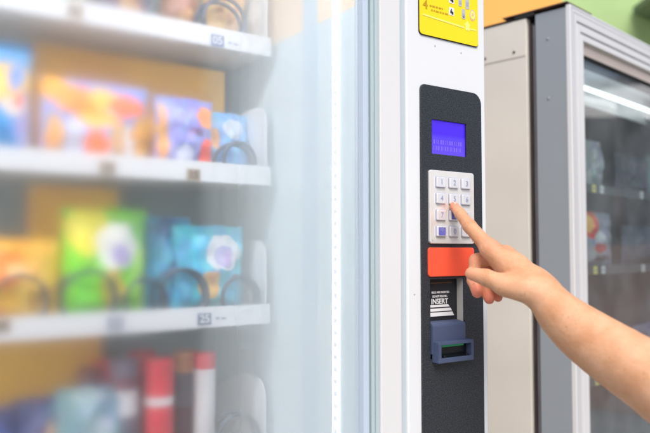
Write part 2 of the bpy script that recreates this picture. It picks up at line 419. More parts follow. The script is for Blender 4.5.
def rr(x0, x1, z0, z1, r, n=6):
    """rounded rectangle; r = one radius or (bl, br, tr, tl)"""
    if not isinstance(r, (tuple, list)): r = (r,)*4
    pts = []
    for (cx, cz, a0, q) in ((x0, z0, 180, r[0]), (x1, z0, 270, r[1]), (x1, z1, 0, r[2]), (x0, z1, 90, r[3])):
        sx = 1 if cx == x0 else -1; sz = 1 if cz == z0 else -1
        if q <= 0: pts.append((cx, cz)); continue
        for k in range(n+1):
            a = math.radians(a0 + 90*k/n)
            pts.append((cx+sx*q + q*math.cos(a), cz+sz*q + q*math.sin(a)))
    return pts

def thing(name, label, cat, loc=(0, 0, 0), rz=0, group=None):
    o = bpy.data.objects.new(name, None); COL.objects.link(o)
    o.location = loc; o.rotation_euler.z = rz; o.empty_display_size = .1
    o['label'] = label; o['category'] = cat
    if group: o['group'] = group
    return o
def tag(o, label, cat, group=None):
    o['label'] = label; o['category'] = cat
    if group: o['group'] = group
    return o

# ================================================================== SETTING
g = MB(); g.box(-40, 60, -40, 60, -.3, 0, M['ped'])
pv = g.build('pavement'); pv['kind'] = 'structure'
XB = 3.3*((566-325)/702)
w = MB(); w.box(-2.2, XB, 3.3, 3.5, 0, 4.2, M['orange_wall'])
tag(w.build('painted_wall'), 'orange painted wall rising behind the gap between both machines', 'wall')
w = MB(); w.box(XB+.002, 2.5, 3.32, 3.5, 0, 4.2, M['green_wall'])
tag(w.build('painted_wall'), 'pale green painted wall behind the silver framed machine', 'wall')
# grey-green sloping panel at the top right
t = thing('awning', 'dull grey green awning edge on the green wall at upper right', 'awning', (1.47, 3.0, 2.37))
a = MB(); a.prism([(0, 0.06), (.5, -.13), (1.6, -.35), (1.6, .3), (0, .09)], -.15, .30, M['green_dark']); a.build('awning_panel', t)
a = MB(); a.tube([(-.01, -.17, .05), (.5, -.17, -.14), (1.6, -.17, -.36)], .012, M['steel_dark']); a.build('front_rail', t)

# ================================================================== FIRST MACHINE (snacks, keypad)
V = thing('vending_machine', 'white snack vending machine with misted glass front, black keypad panel and yellow sticker', 'vending machine', B1, A1)
SL, SR = -.98, .0774
ZT = 1.83
# cabinet shell (closed box around the cavity)
c = MB()
c.box(-.139, SR-.004, .022, .78, .09, ZT-.01, M['white'], .003)           # right-hand service column
c.box(SL, -.94, .022, .78, .09, ZT-.01, M['white'], .003)
c.box(-.94, -.139, .48, .78, .09, ZT-.01, M['white'])
c.box(-.94, -.139, .022, .48, ZT-.06, ZT-.011, M['white'])
c.box(-.94, -.139, .022, .48, .09, .36, M['white'])
for x in (-.9, .0):
    for y in (.1, .7): c.box(x-.03, x+.03, y-.03, y+.03, 0, .0895, M['black'])
c.build('cabinet', V)
# front fascia with an opening for the control panel
HP = (-.047, .060, .86, 1.525)
f = MB()
f.prism([(-.0795, .1), (SR, .1), (SR, ZT), (-.0795, ZT)], 0, .0215, M['white'], .0025,
        holes=[[(HP[0], HP[2]), (HP[1], HP[2]), (HP[1], HP[3]), (HP[0], HP[3])]])
for (px, py) in ((435, 46), (461, 53)):
    s_, z_ = m1(px, py); f.disc(s_, z_, -.0004, .001, .0011, M['ink_grey'], 10)
for z in (1.24, 1.02, .8):
    f.disc(-.067, z, -.0004, .001, .0012, M['ink_grey'], 10)
f.build('front_fascia', V)
# door frame with its aluminium profile
d = MB()
d.box(-.1275, -.0915, -.002, .0215, .1, ZT, M['frame_white'], .0015)
d.box(-.0912, -.0798, .004, .0215, .1, ZT, M['groove'])
d.box(-.9795, -.905, -.002, .0215, .1, ZT, M['frame_white'], .0015)
d.box(-.9048, -.1278, -.002, .0215, ZT-.055, ZT, M['frame_white'], .0015)
d.box(-.9048, -.1278, -.002, .0215, .1, .38, M['frame_white'], .0015)
d.build('door_frame', V)
d = MB()
xs = [(-.1523, -.1445, .0025, 'alu_lav'), (-.1443, -.1422, .0035, 'alu'), (-.142, -.1407, .0065, 'alu_dark'), (-.1405, -.1352, .0012, 'alu'),
      (-.135, -.1342, .0022, 'groove'), (-.134, -.1295, .0005, 'alu'), (-.1293, -.1278, .0015, 'groove')]
for (x0, x1, y, k) in xs: d.box(x0, x1, y, .0213, .3805, ZT-.0555, M[k], .0004, 1)
d.build('aluminium_profile', V)
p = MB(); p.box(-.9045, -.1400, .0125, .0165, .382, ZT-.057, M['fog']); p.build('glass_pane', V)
# cavity lining
c = MB()
c.box(-.1522, -.1392, .0225, .4795, .3605, 1.628, M['inner'])
c.box(-.1522, -.1392, .0225, .4795, 1.6285, 1.768, M['inner_reflection'])  # orange reflection in the glass, painted as a cream band on the lining
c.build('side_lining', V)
c = MB(); c.box(-.9395, -.926, .0225, .4795, .3605, 1.7695, M['inner']); c.build('side_lining', V)
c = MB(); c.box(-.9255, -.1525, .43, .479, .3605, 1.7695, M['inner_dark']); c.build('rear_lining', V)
c = MB()
for (pa, pb, d_, z0, z1) in ((24, 214, .355, 1.435, 1.596), (24, 110, .355, 1.225, 1.393), (-40, 96, .355, 1.01, 1.181), (-60, 60, .355, 1.64, 1.76)):
    c.box(m1(pa, 250, d_)[0], m1(pb, 250, d_)[0], d_-.035, d_-.02, z0, z1, M['ochre'], .002)
c.build('rear_liner', V)
c = MB(); c.box(-.9255, -.1525, .03, .4295, .345, .3602, M['inner']); c.build('cavity_floor', V)
# slotted mounting rail on the side lining
c = MB()
c.box(-.1546, -.1524, .112, .147, .3605, 1.7, M['rail'], .0006)
z = .38
while z < 1.7:
    c.box(-.1554, -.1547, .120, .139, z, z+.0024, M['tray']); z += .0172
c.build('slotted_rail', V)
# LED strips (lit); the left one is unseen, added to brighten the cavity
for (s0, s1_, side) in ((-.1556, -.1524, 1), (-.9255, -.9175, 0)):
    c = MB()
    c.box(s0, s1_, .0560, .0690, .40, 1.752, M['led' if side else 'led_fill'], .001, 1)
    if side: c.box(s0+.0012, s1_, .0710, .0722, .40, 1.752, M['led'])
    xf = s0-.0003 if side else s1_+.0003
    z = .41
    while z < 1.74:
        c.box(min(xf, xf+.0002), max(xf, xf+.0002), .0592, .0660, z, z+.0060, M['led_chip']); z += .0165
    c.build('light_strip', V)
c = MB(); c.box(-.90, -.18, .035, .065, 1.7555, 1.7685, M['led_fill'], .001, 1); c.build('light_strip', V)  # unseen strip added under the roof to brighten the shelves

# trays
def coil(sx, z, r=.033, d0=.232, turns=2, pitch=.042, wire=.0033):
    b = MB(); pts = []
    for k in range(turns*28+1):
        a = -math.pi/2 + k*2*math.pi/28
        pts.append((sx + r*math.cos(a), d0 - .004 + (.004*k/28 if k <= 28 else .004 + pitch*(k-28)/28), z + r + wire + r*math.sin(a)))
    b.tube(pts, wire, M['coil'], 6); return b
trays = []
def tray(z, tags, coils, plate=(.095, .0)):
    t = MB()
    t.box(-.921, -.172, .2245, .4095, z-.0265, z-.0215, M['tray_beige'])
    t.box(-.921, -.172, .4055, .4095, z-.0213, z+.01, M['tray_beige'])
    o = t.build('shelf_tray', V)
    s_ = MB(); s_.box(-.924, -.1665, .2195, .2240, z-.0300, z, M['tray'], .0012)
    for (px, py, txt, kind, price) in tags:
        sx, sz = m1(px, py, .2195)
        ww, hh = .0105, .0085
        s_.box(sx-ww, sx+ww, .2186, .2197, sz-hh, sz+hh, M['tag_blue' if kind else 'tag_brown'])
        s_.text(txt, sx, sz, .2184, .0165, M['ink_white' if kind else 'ink_dark'], bold=.0003)
        if price:
            for q, (a_, b_) in enumerate(((.018, .0205), (.0213, .0238), (.0265, .0345))): s_.box(sx+a_, sx+b_, .2188, .2196, sz-.0022, sz+.0022-(.001 if q == 2 else 0), M['ink_grey'])
    s_.build('label_strip', o)
    hgt = .098
    e = MB(); loop = [(.2275, z-.020), (.41, z-.020), (.41, z+hgt*.6)] + [(.300, z+hgt)] + \
        [(.2575-.030*math.sin(q*math.pi/16), z+hgt-.03+.03*math.cos(q*math.pi/16)) for q in range(0, 9)]
    b = bmesh.new()
    fr_ = [b.verts.new((-.1715, y_, z_)) for (y_, z_) in loop]; bk = [b.verts.new((-.1690, y_, z_)) for (y_, z_) in loop]
    b.faces.new(fr_); b.faces.new(bk[::-1])
    for k in range(len(loop)): b.faces.new((fr_[k], fr_[(k+1) % len(loop)], bk[(k+1) % len(loop)], bk[k]))
    bmesh.ops.recalc_face_normals(b, faces=b.faces[:])
    e.add(b, M['tray'])
    for q in range(7): e.box(-.1722, -.1716, .236, .2385, z+.002+q*.012, z+.008+q*.012, M['ink_grey'])
    e.build('side_plate', o)
    for (px, r) in coils:
        coil(m1(px, 250, .232)[0], z-.0210, r).build('coil', o)
    # dividers
    return o
tray(1.6325, [(217, 41, '05', 1, 1), (75, 12, '03', 0, 0)], [(222, .034), (122, .034), (30, .034), (-70, .034)])
tray(1.4300, [(193, 175, '15', 0, 0), (107, 168, '13', 0, 0)], [(238, .026)])
tray(1.2180, [(204, 319, '25', 1, 1), (115, 323, '23', 1, 0), (1, 326, '21', 0, 0)], [(240, .030), (184, .036), (90, .036), (146, .030), (20, .034), (-50, .034)])
tray(1.0040, [(200, 460, '35', 1, 1)], [(238, .034), (120, .03)])

# ------------------------------------------------------------------ yellow sticker
s = MB()
S0, S1 = -.0567, .0615
s.prism(rr(S0, S1, 1.602, ZT-.02, (.006, .005, .005, .005)), -.0016, -.0001, M['black'])
s.prism(rr(S0+.0006, S1-.0006, 1.6030, ZT-.021, (.006, .005, .005, .005)), -.0022, -.0017, M['yellow'])
y0, y1 = -.0026, -.0023
def pb(px0, py0, px1, py1, m, t=.0004):
    a_, b_ = m1(px0, py0); c_, d_ = m1(px1, py1)
    s.box(min(a_, c_), max(a_, c_), y0, y1, min(b_, d_), max(b_, d_), M[m])
zz = lambda px, py: m1(px, py)
q = zz(424.2, 5); s.text('4', q[0], q[1], y0, .018, M['ink_ochre'], bold=.0004)
# rows of small print as word-sized dashes
rnd = random.Random(3)
def print_line(sx, z, ln, h=.0024, m='ink_ochre'):
    x = sx
    while x < sx+ln:
        w_ = min(rnd.uniform(.0025, .007), sx+ln-x)
        s.box(x, x+w_, y0, y1, z-h/2, z+h/2, M[m]); x += w_+.0016
for k, (px, py, ln) in enumerate(((428.5, 6, .026), (430, 10.5, .033))):
    q = zz(px, py); print_line(q[0], q[1], ln)
for row in range(1, 5):
    zc = zz(424, 5)[1] + row*.045
    if zc < ZT-.03:
        s.text(str(4-row), -.046, zc, y0, .018, M['ink_ochre'], bold=.0004)
        print_line(-.037, zc+.004, .026); print_line(-.036, zc-.004, .030)
def icon(px, py, ww=.0050, hh=.0058):
    a_, b_ = zz(px, py)
    s.prism(rr(a_-ww, a_+ww, b_-hh, b_+hh, .0012), y0, y1, M['ink_white'])
    s.box(a_-ww*.55, a_+ww*.2, y0-.0003, y0-.0001, b_-hh*.5, b_+hh*.2, M['hole'])
    s.box(a_+ww*.0, a_+ww*.65, y0-.0005, y0-.00035, b_-hh*.7, b_-hh*.05, M['ink_dark'])
    s.box(a_-ww*.3, a_+ww*.1, y0-.0005, y0-.00035, b_+hh*.3, b_+hh*.6, M['ink_dark'])
icon(450.3, 12); icon(450.3, 0); icon(450.3, -14); icon(450.3, -28)
def can(px, py, ww, hh, m='steel_print'):
    a_, b_ = zz(px, py)
    s.prism(rr(a_-ww, a_+ww, b_-hh, b_+hh, ww*.6), y0, y1, M[m])
    s.box(a_-ww*.6, a_+ww*.6, y0-.0003, y0-.0001, b_-hh*.5, b_+hh*.1, M['ink_grey'])
can(459, 2, .0035, .0075); can(466, 3.5, .0042, .0095); can(462.3, 14.5, .0036, .0075)
can(462.3, 16.5, .0018, .0028, 'hole')
a_, b_ = zz(471.3, 15.8)
s.disc(a_, b_, y0, y1, .0062, M['pink'], 24, .0085); s.disc(a_, b_, y0-.0003, y0-.0001, .0045, M['yellow_pale'], 24, .0063)
s.box(a_-.002, a_+.002, y0-.0006, y0-.0004, b_-.001, b_+.003, M['pink'])
p0 = zz(421.7, 14.8); p1 = zz(463.2, 28.2)
s.prism([(p0[0], p0[1]-.0011), (p1[0], p1[1]-.0011), (p1[0], p1[1]+.0011), (p0[0], p0[1]+.0011)], y0, y1, M['yellow_pale'])
p2 = zz(466.3, 27)
s.prism([(p2[0]-.004, p2[1]-.0062), (p2[0]+.004, p2[1]-.0062), (p2[0]+.004, p2[1]+.001), (p2[0]+.0062, p2[1]+.001),
         (p2[0], p2[1]+.0085), (p2[0]-.0062, p2[1]+.001), (p2[0]-.004, p2[1]+.001)], y0, y1, M['yellow_pale'])
p3 = zz(474.6, 31)
s.box(p2[0]+.0045, p3[0], y0, y1, p3[1]-.001, p3[1]+.001, M['yellow_pale'])
s.build('instruction_sticker', V)

# ------------------------------------------------------------------ black control panel
PX0, PX1, PZ1 = -.0556, .0658, 1.5325
RC = (-.0395, .0262, 1.2000, 1.2600)   # label recess
LC = (-.0342, .0345, 1.4360, 1.4842)   # display opening
c = MB()
c.prism(rr(PX0, PX1, .85, PZ1, (.006, .006, .017, .0085)), -.0026, .0000-.0002, M['fascia'], .0008,
        holes=[[(RC[0], 1.150), (RC[1], 1.150), (RC[1], RC[3]), (RC[0], RC[3])],
               [(LC[0], LC[2]), (LC[1], LC[2]), (LC[1], LC[3]), (LC[0], LC[3])]])
c.build('control_panel', V)
c = MB()   # display
c.box(LC[0]-.002, LC[1]+.002, .0012, .004, LC[2]-.002, LC[3]+.002, M['lcd'])
c.build('display', V)
dsp = bpy.data.objects['display']
b_ = MB(); b_.ring(LC[0]-.0035, LC[1]+.0035, LC[2]-.0035, LC[3]+.0035, .0034, -.0001, .0045, M['black']); b_.build('bezel', dsp)
b_ = MB()
for r_ in range(2):
    for k in range(13):
        x = LC[0]+.006 + k*.0044
        for col_ in range(2):
            if (k*3+r_*2+col_) % 4 != 1:
                b_.box(x+col_*.0015, x+col_*.0015+.0009, .0009, .0011, LC[2]+.006+r_*.009, LC[2]+.012+r_*.009, M['lcd_cell'])
b_.build('characters', dsp)
# keypad
kp = MB()
kp.prism(rr(-.0430, .0452, 1.3095, 1.4125, .0045), -.0062, -.0027, M['keyplate'], .0012)
for (x, z) in ((-.0385, 1.314), (.0405, 1.314)): kp.disc(x, z, -.0066, -.0061, .0012, M['ink_grey'], 10)
kpo = kp.build('keypad', V)
KX = (-.0232, .0016, .0262); KZ = (1.3957, 1.3728, 1.3495, 1.3268)
NUM = ['1', '2', '3', '4', '5', '6', '7', '8', '9', '*', '0', '#']
for i in range(12):
    x, z = KX[i % 3], KZ[i//3]
    k = MB()
    k.prism(rr(x-.0092, x+.0092, z-.0080, z+.0080, .002), -.0072, -.0063, M['ink_grey'])
    k.prism(rr(x-.0084, x+.0084, z-.0073, z+.0073, .0018), -.0098, -.0073, M['key'], .0009)
    if NUM[i] == '*': k.prism(rr(x-.0066, x+.0066, z-.0058, z+.0054, .001), -.0100, -.0099, M['key_blue'])
    if NUM[i] == '8': k.prism([(x-.006, z-.0055), (x+.0064, z-.0055), (x+.0064, z-.002), (x-.006, z+.0055)], -.0100, -.0099, M['key_blue'])
    k.text(NUM[i], x, z, -.0102, .0105 if NUM[i] != '*' else .016, M['key_ink'], bold=0, th=.00008)
    k.build('key', kpo)
# orange-red plate
c = MB(); c.prism(rr(-.0447, .0456, 1.2636, 1.3042, .0045), -.0050, -.0027, M['orange_red'], .001); c.build('orange_plate', V)
# label recess
c = MB()
RD = .0125
c.box(RC[0]-.003, RC[1]+.003, RD, RD+.003, 1.148, RC[3]+.003, M['label_black'])
c.box(RC[1]+.0002, RC[1]+.0035, -.0001, RD-.0002, 1.15, RC[3]+.003, M['recess_beige'])
c.box(RC[0]-.0035, RC[0]-.0002, -.0001, RD-.0002, 1.15, RC[3]+.003, M['label_black'])
c.box(RC[0]-.0035, RC[1]+.0035, -.0001, RD-.0002, RC[3]+.0002, RC[3]+.0025, M['label_black'])
rec = c.build('label_recess', V)
L = MB()
lx0, lz0 = m1(430.2, 318, RD); lx1, lz1 = m1(455.0, 280, RD)
L.box(lx0, lx1, RD-.0008, RD-.0002, lz0, lz1, M['label_black'])
def lm(px, py): return m1(px, py, RD-.001)
q0 = lm(430.5, 283.2); q1 = lm(454, 283.4); L.box(q0[0], q1[0]-.004, RD-.0012, RD-.0009, q0[1]-.0004, q0[1]+.0004, M['ink_brown'])
cx = (lm(430, 292)[0]+lm(450.5, 292)[0])/2
L.text('BILLS ARE INSERTED', cx, lm(440, 292.3)[1], RD-.0012, .0042, M['ink_white'], wid=.92, bold=.00008)
L.text('DO NOT FOLD BILL', cx-.001, lm(440, 296.3)[1], RD-.0012, .0042, M['ink_white'], wid=.78, bold=.00008)
L.text('INSERT', lm(439.5, 301)[0], lm(439.5, 301.5)[1], RD-.0012, .0105, M['ink_white'], wid=.98, bold=.0002)
for (a, b, c1, c2, y_a, y_b) in ((430.0, 448.0, 430.0, 449.6, 305.2, 307.6), (430, 450.4, 430, 452.0, 308.9, 311.8), (430, 452.4, 430, 454.0, 312.9, 316.8)):
    v0 = lm(a, y_a); v1 = lm(b, y_a); v2 = lm(c2, y_b); v3 = lm(c1, y_b)
    L.prism([(v0[0], v3[1]), (v2[0], v3[1]), (v1[0], v0[1]), (v0[0], v0[1])], RD-.0012, RD-.0009, M['ink_white'])
L.build('insert_label', rec)
# bill acceptor
c = MB()
bx0, bx1 = -.0388, .0258
# upper body with a sloping top: profile in (y,z) swept in x
def sweep(mb, prof, x0, x1, m, bev=.0008):
    b = bmesh.new()
    fr_ = [b.verts.new((x0, y_, z_)) for (y_, z_) in prof]; bk = [b.verts.new((x1, y_, z_)) for (y_, z_) in prof]
    b.faces.new(fr_); b.faces.new(bk[::-1])
    for k in range(len(prof)): b.faces.new((fr_[k], fr_[(k+1) % len(prof)], bk[(k+1) % len(prof)], bk[k]))
    bmesh.ops.recalc_face_normals(b, faces=b.faces[:])
    if bev: bmesh.ops.bevel(b, geom=b.edges[:], offset=bev, segments=2, affect='EDGES')
    mb.add(b, m)
sweep(c, [(-.0055, 1.1565), (-.0055, 1.1955), (-.003, 1.1985), (.0118, 1.2010), (.0118, 1.1565)], bx0, bx1, M['blue_plastic'])
ba = c.build('bill_acceptor', V)
c = MB()   # mouth, a flared hollow box
mz0, mz1 = 1.1455, 1.1745
mx0, mx1 = -.0375, .0302
pm = -.0165
c.box(mx0, mx1, pm, -.0028, mz1-.0048, mz1, M['blue_plastic'], .0010)
c.box(mx0, mx1, pm, -.0028, mz0, mz0+.0068, M['blue_plastic'], .0010)
c.box(mx0, mx0+.0048, pm+.0003, -.0028, mz0+.006, mz1-.004, M['blue_plastic'])
c.box(mx1-.0048, mx1, pm+.0003, -.0028, mz0+.006, mz1-.004, M['blue_plastic'])
c.box(mx0+.004, mx1-.004, -.0062, -.0029, mz0+.006, mz1-.004, M['slot_dark'])
sweep(c, [(-.014, mz0+.0071), (-.0065, mz0+.0110), (-.0065, mz0+.0068)], mx0+.006, mx1-.006, M['slot_dark'], 0)
for x in (mx0+.010, mx1-.014): c.box(x, x+.004, pm+.0015, -.0063, mz0+.0063, mz0+.0105, M['slot_dark'], .0006)
c.build('mouth', ba)
c = MB(); c.box(mx0+.0095, mx1-.016, -.0125, -.0064, mz1-.0078, mz1-.0050, M['green_lit'], .0008)
c.build('guide_lamp', ba)

# ================================================================== GOODS in the first machine
def bag(name, label, cat, mtl, loc, rz, w_, h_, t_=.045, seed=0, group=None, tilt=0., mats=None):
    """pillow pack: two puffed sheets with crimped seals at top and bottom"""
    nu, nv = 22, 30
    bm = bmesh.new(); lay = bm.verts.layers.float_vector.new('pack')
    sheets = []
    for side in (-1, 1):
        rows = []
        for j in range(nv+1):
            v = -1 + 2*j/nv; row = []
            seal = abs(v) > .90
            for i in range(nu+1):
                u = -1+2*i/nu
                puff = max(0, 1-abs(u)**2.6)**.55*max(0, 1-(abs(v)/.9)**3.2)**.6 if not seal else 0
                wdt = w_/2*(1-.05*(1-abs(v)**2))
                wr = mnoise.noise(Vector((u*2.2+seed, v*2.8, seed*1.7+side)))*.010*puff**.5
                wr += mnoise.noise(Vector((u*7+seed, v*3.+seed, side)))*.0035*(puff**.3 if puff > 0 else 0)
                y = side*(t_/2*puff) + wr*(1 if puff > 0 else 0)
                if seal: y += .0012*math.sin(u*26)+side*.0003
                x = u*wdt + mnoise.noise(Vector((v*3, seed, 2.)))*.002
                zc = v*h_/2 + mnoise.noise(Vector((u*2, seed, 5.)))*.002
                q = Vector((x, y + tilt*zc, zc+h_/2))
                vt = bm.verts.new(q); vt[lay] = Vector((u, v, 0)); row.append(vt)
            rows.append(row)
        sheets.append(rows)
    for si, rows in enumerate(sheets):
        for j in range(nv):
            for i in range(nu):
                vs = (rows[j][i], rows[j][i+1], rows[j+1][i+1], rows[j+1][i])
                f_ = bm.faces.new(vs if si == 0 else vs[::-1]); f_.smooth = True
    a_, b2 = sheets
    for j in range(nv):
        for i in (0, nu):
            bm.faces.new((a_[j][i], a_[j+1][i], b2[j+1][i], b2[j][i]))
    for j in (0, nv):
        for i in range(nu):
            bm.faces.new((a_[j][i], a_[j][i+1], b2[j][i+1], b2[j][i]))
    bmesh.ops.recalc_face_normals(bm, faces=bm.faces[:])
    me = bpy.data.meshes.new(name); bm.to_mesh(me); bm.free(); me.materials.append(mtl)
    o = bpy.data.objects.new(name, me); COL.objects.link(o); o.location = loc; o.rotation_euler.z = rz
    tag(o, label, cat, group); return o

def place1(px, d, z): return w1(m1(px, 250, d)[0], d, z)
G1 = 'snack packs on the trays of the snack machine'
W = srgb(240, 240, 245); LAV = srgb(132, 160, 224); ORG = srgb(250, 150, 84); CRM = srgb(244, 214, 150); PRP = srgb(130, 112, 170)
def pxw(px0, px1, d): return abs(m1(px1, 250, d)[0]-m1(px0, 250, d)[0])
TF = -.0210
def sbag(px0, px1, row, h, label, base, blobs, d=.268, t=.04, seed=0, rz=0, name='snack_bag', **k):
    z = {'A': 1.6325, 'B': 1.43, 'C': 1.218, 'D': 1.004}[row]+TF+.001
    m = art('film_'+str(seed), base, blobs, **k)
    return bag(name, label, 'snack bag', m, place1((px0+px1)/2, d, z), A1+rz, pxw(px0, px1, d), h, t, seed, G1)
# row B (middle of the picture)
DO = srgb(222, 130, 30); BL = srgb(30, 130, 205); DB = srgb(40, 80, 160)
sbag(-42, 28, 'B', .162, 'blue, yellow and white snack bag standing leftmost on the tray marked 13 and 15', srgb(20, 140, 215),
     [(.3, .75, .9, .2, srgb(70, 150, 200)), (.25, .32, .9, .33, srgb(255, 205, 70)), (.5, .42, .22, .2, BL), (.8, -.4, .3, .6, srgb(170, 170, 225)), (.45, -.05, .4, .18, srgb(250, 240, 225)), (.35, -.7, .3, .3, srgb(0, 130, 200)), (.62, .05, .16, .12, srgb(226, 60, 60)), (.85, -.8, .2, .12, srgb(250, 140, 60))], seed=1)
sbag(38, 148, 'B', .126, 'pale periwinkle snack bag with orange and cream print behind the tag 13', LAV,
     [(-.75, .75, .3, .3, srgb(236, 160, 50)), (-.4, .55, .4, .3, srgb(255, 150, 50)), (.1, .6, .3, .25, srgb(255, 205, 80)), (.55, .5, .35, .25, srgb(250, 120, 60)), (0, .15, .4, .2, srgb(255, 190, 70)), (-.02, -.45, .24, .35, srgb(255, 104, 20)), (-.45, -.35, .16, .55, srgb(214, 224, 248)), (-.8, -.4, .14, .6, srgb(214, 150, 50)), (.4, -.3, .14, .5, srgb(206, 160, 90)), (.62, -.4, .12, .5, W), (.85, -.2, .14, .6, srgb(214, 150, 50)), (.2, -.75, .12, .2, W)], seed=2)
sbag(152, 212, 'B', .120, 'lavender snack bag with an orange spot behind the tag 15', srgb(140, 144, 210),
     [(.7, .55, .4, .3, srgb(250, 160, 80)), (.75, -.4, .36, .38, srgb(250, 70, 20)), (-.1, -.5, .3, .3, srgb(220, 220, 245)), (.3, .12, .3, .13, srgb(110, 80, 120)), (-.8, 0, .14, .8, srgb(214, 150, 60)), (-.2, .5, .3, .2, srgb(180, 190, 240))], seed=3)
sbag(203, 246, 'B', .110, 'pale blue snack bag rightmost on the tray marked 13 and 15', srgb(120, 180, 232),
     [(.1, .5, .5, .3, srgb(214, 228, 240)), (-.2, -.3, .4, .3, srgb(110, 160, 226)), (-.7, .2, .25, .3, srgb(246, 180, 110)), (.3, -.7, .3, .16, srgb(230, 236, 244))], d=.29, seed=4)
# row C
sbag(-50, 62, 'C', .118, 'orange yellow snack bag leftmost on the tray marked 23 and 25', srgb(236, 176, 36),
     [(-.1, .35, .5, .4, srgb(255, 140, 40)), (.5, -.1, .35, .6, srgb(238, 190, 80)), (.15, .25, .2, .15, srgb(255, 220, 150)), (.55, .5, .3, .2, srgb(226, 180, 60)), (-.4, -.6, .3, .3, srgb(250, 150, 50))], d=.265, seed=5)
sbag(62, 146, 'C', .160, 'lime green and yellow snack bag with a white panel behind the tag 23', srgb(120, 214, 24),
     [(-.45, .65, .5, .45, srgb(246, 232, 60)), (.25, .35, .52, .42, srgb(240, 240, 236)), (.28, .18, .25, .2, srgb(170, 160, 210)), (.1, -.4, .3, .34, srgb(228, 180, 60)), (-.6, -.45, .2, .4, srgb(110, 214, 60)), (.85, -.2, .16, .6, srgb(190, 240, 90)), (.75, .75, .3, .25, srgb(120, 200, 70))], seed=6, t=.045)
sbag(144, 190, 'C', .152, 'dark blue snack bag between the lime bag and the turquoise bag', srgb(40, 140, 190),
     [(0, .75, .9, .2, srgb(40, 90, 140)), (.3, .1, .35, .5, srgb(70, 92, 140)), (-.4, -.1, .3, .7, srgb(86, 170, 206)), (.2, -.6, .5, .2, srgb(60, 120, 170))], d=.285, seed=7)
sbag(172, 244, 'C', .140, 'turquoise snack bag with a white and lilac badge behind the tag 25', srgb(60, 186, 216),
     [(.3, .4, .52, .4, srgb(232, 236, 242)), (.3, .3, .28, .24, srgb(188, 184, 222)), (-.1, -.25, .32, .30, srgb(238, 178, 92)), (.1, -.75, .7, .16, srgb(50, 150, 180)), (-.75, 0, .2, .8, srgb(70, 160, 200))], seed=8)
# row A (only the lower edges show)
for k, (a, b, dd, base, lab) in enumerate(((-60, 20, .262, srgb(92, 70, 88), 'dark plum snack bag at the left end of the top tray'),
        (24, 58, .27, srgb(120, 84, 74), 'brown snack bag on the top tray above the tag 03'),
        (58, 78, .262, srgb(110, 176, 96), 'narrow green snack bag on the top tray beside the tag 03'),
        (82, 150, .27, srgb(96, 66, 84), 'wide plum and brown snack bag in the middle of the top tray'),
        (156, 196, .285, srgb(146, 106, 86), 'tan brown snack bag on the top tray left of the tag 05'),
        (200, 244, .285, srgb(232, 190, 132), 'cream orange snack bag on the top tray above the tag 05'))):
    sbag(a, b, 'A', .12, lab, base, [(.2, -.4, .4, .3, srgb(196, 150, 110)), (-.4, -.6, .3, .25, srgb(90, 80, 130)), (.5, -.75, .3, .15, srgb(130, 80, 100))], d=dd, seed=20+k)
# row D: bags and tubes
sbag(-60, 22, 'D', .118, 'navy blue snack bag leftmost on the lowest visible tray', srgb(28, 38, 96),
     [(.3, .3, .5, .3, srgb(60, 84, 150)), (-.2, -.3, .5, .3, srgb(190, 200, 214))], d=.262, seed=10)
sbag(16, 62, 'D', .122, 'navy and pink snack bag beside the grey green bag', srgb(38, 50, 112),
     [(.5, .1, .35, .4, srgb(246, 200, 150)), (-.1, -.4, .5, .3, srgb(222, 214, 226)), (.2, -.15, .2, .15, srgb(220, 120, 170)), (-.4, .6, .3, .2, srgb(34, 44, 96)), (.6, .7, .3, .2, srgb(110, 140, 170))], d=.27, seed=11)
sbag(58, 128, 'D', .130, 'grey green snack bag with a yellow spot on the lowest visible tray', srgb(120, 158, 172),
     [(-.5, .5, .4, .4, srgb(122, 160, 170)), (.55, -.35, .3, .2, srgb(236, 222, 70)), (.2, .1, .4, .3, srgb(188, 206, 212)), (-.5, -.5, .35, .3, srgb(232, 220, 232)), (-.2, .85, .5, .12, srgb(190, 210, 214))], d=.262, seed=12)
def tube_pack(px, d, r, h, cols, label, z=1.004):
    t_ = thing('snack_tube', label, 'snack tube', place1(px, d, z+TF+.001), A1, G1)
    b = MB(); n = len(cols)
    prof = [(r*.9, 0), (r, .003)]; ms = [cols[0]]
    for k, (frac, m_) in enumerate(cols_ := list(cols)):
        prof.append((r, .003+(h-.012)*frac)); ms.append(m_)
    ms[0] = cols_[0][1]
    b.lathe([(0, 0)]+prof, None, 26, mats=[ms[0]]+ms); b.build('body', t_)
    c_ = MB(); c_.lathe([(r*1.02, h-.010), (r*1.04, h-.009), (r*1.04, h-.001), (r*.95, h), (0, h)], cols_[-1][1], 26); c_.build('lid', t_)
    return t_
MR = mat('tube_red', srgb(204, 24, 46), .35); MW = mat('tube_white', srgb(232, 226, 230), .4); MG = mat('tube_grey', srgb(104, 94, 112), .4)
MMar = mat('tube_maroon', srgb(104, 30, 54), .4); MO = mat('tube_orange', srgb(232, 160, 110), .4)
tube_pack(92, .30, .017, .150, [(.8, MG), (1., MMar)], 'dark grey snack tube with maroon lid behind the grey green bag')
tube_pack(125, .265, .019, .163, [(.55, MG), (.78, MW), (.9, MMar), (1., MG)], 'grey snack tube with a white and maroon band left of the red tube')
tube_pack(160, .262, .021, .160, [(.28, MW), (.62, MR), (.7, MW), (1., MR)], 'bright red snack tube with white bands on the lowest visible tray')
tube_pack(205, .262, .0165, .163, [(.9, MW), (1., MR)], 'white snack tube with red lid beside the tray side plate')
tube_pack(142, .305, .019, .166, [(.6, MG), (.85, MMar), (1., MR)], 'dark snack tube with red lid between the grey tube and the red tube')
tube_pack(108, .305, .017, .158, [(.7, MMar), (1., MR)], 'slim maroon snack tube with red lid behind the grey green bag')
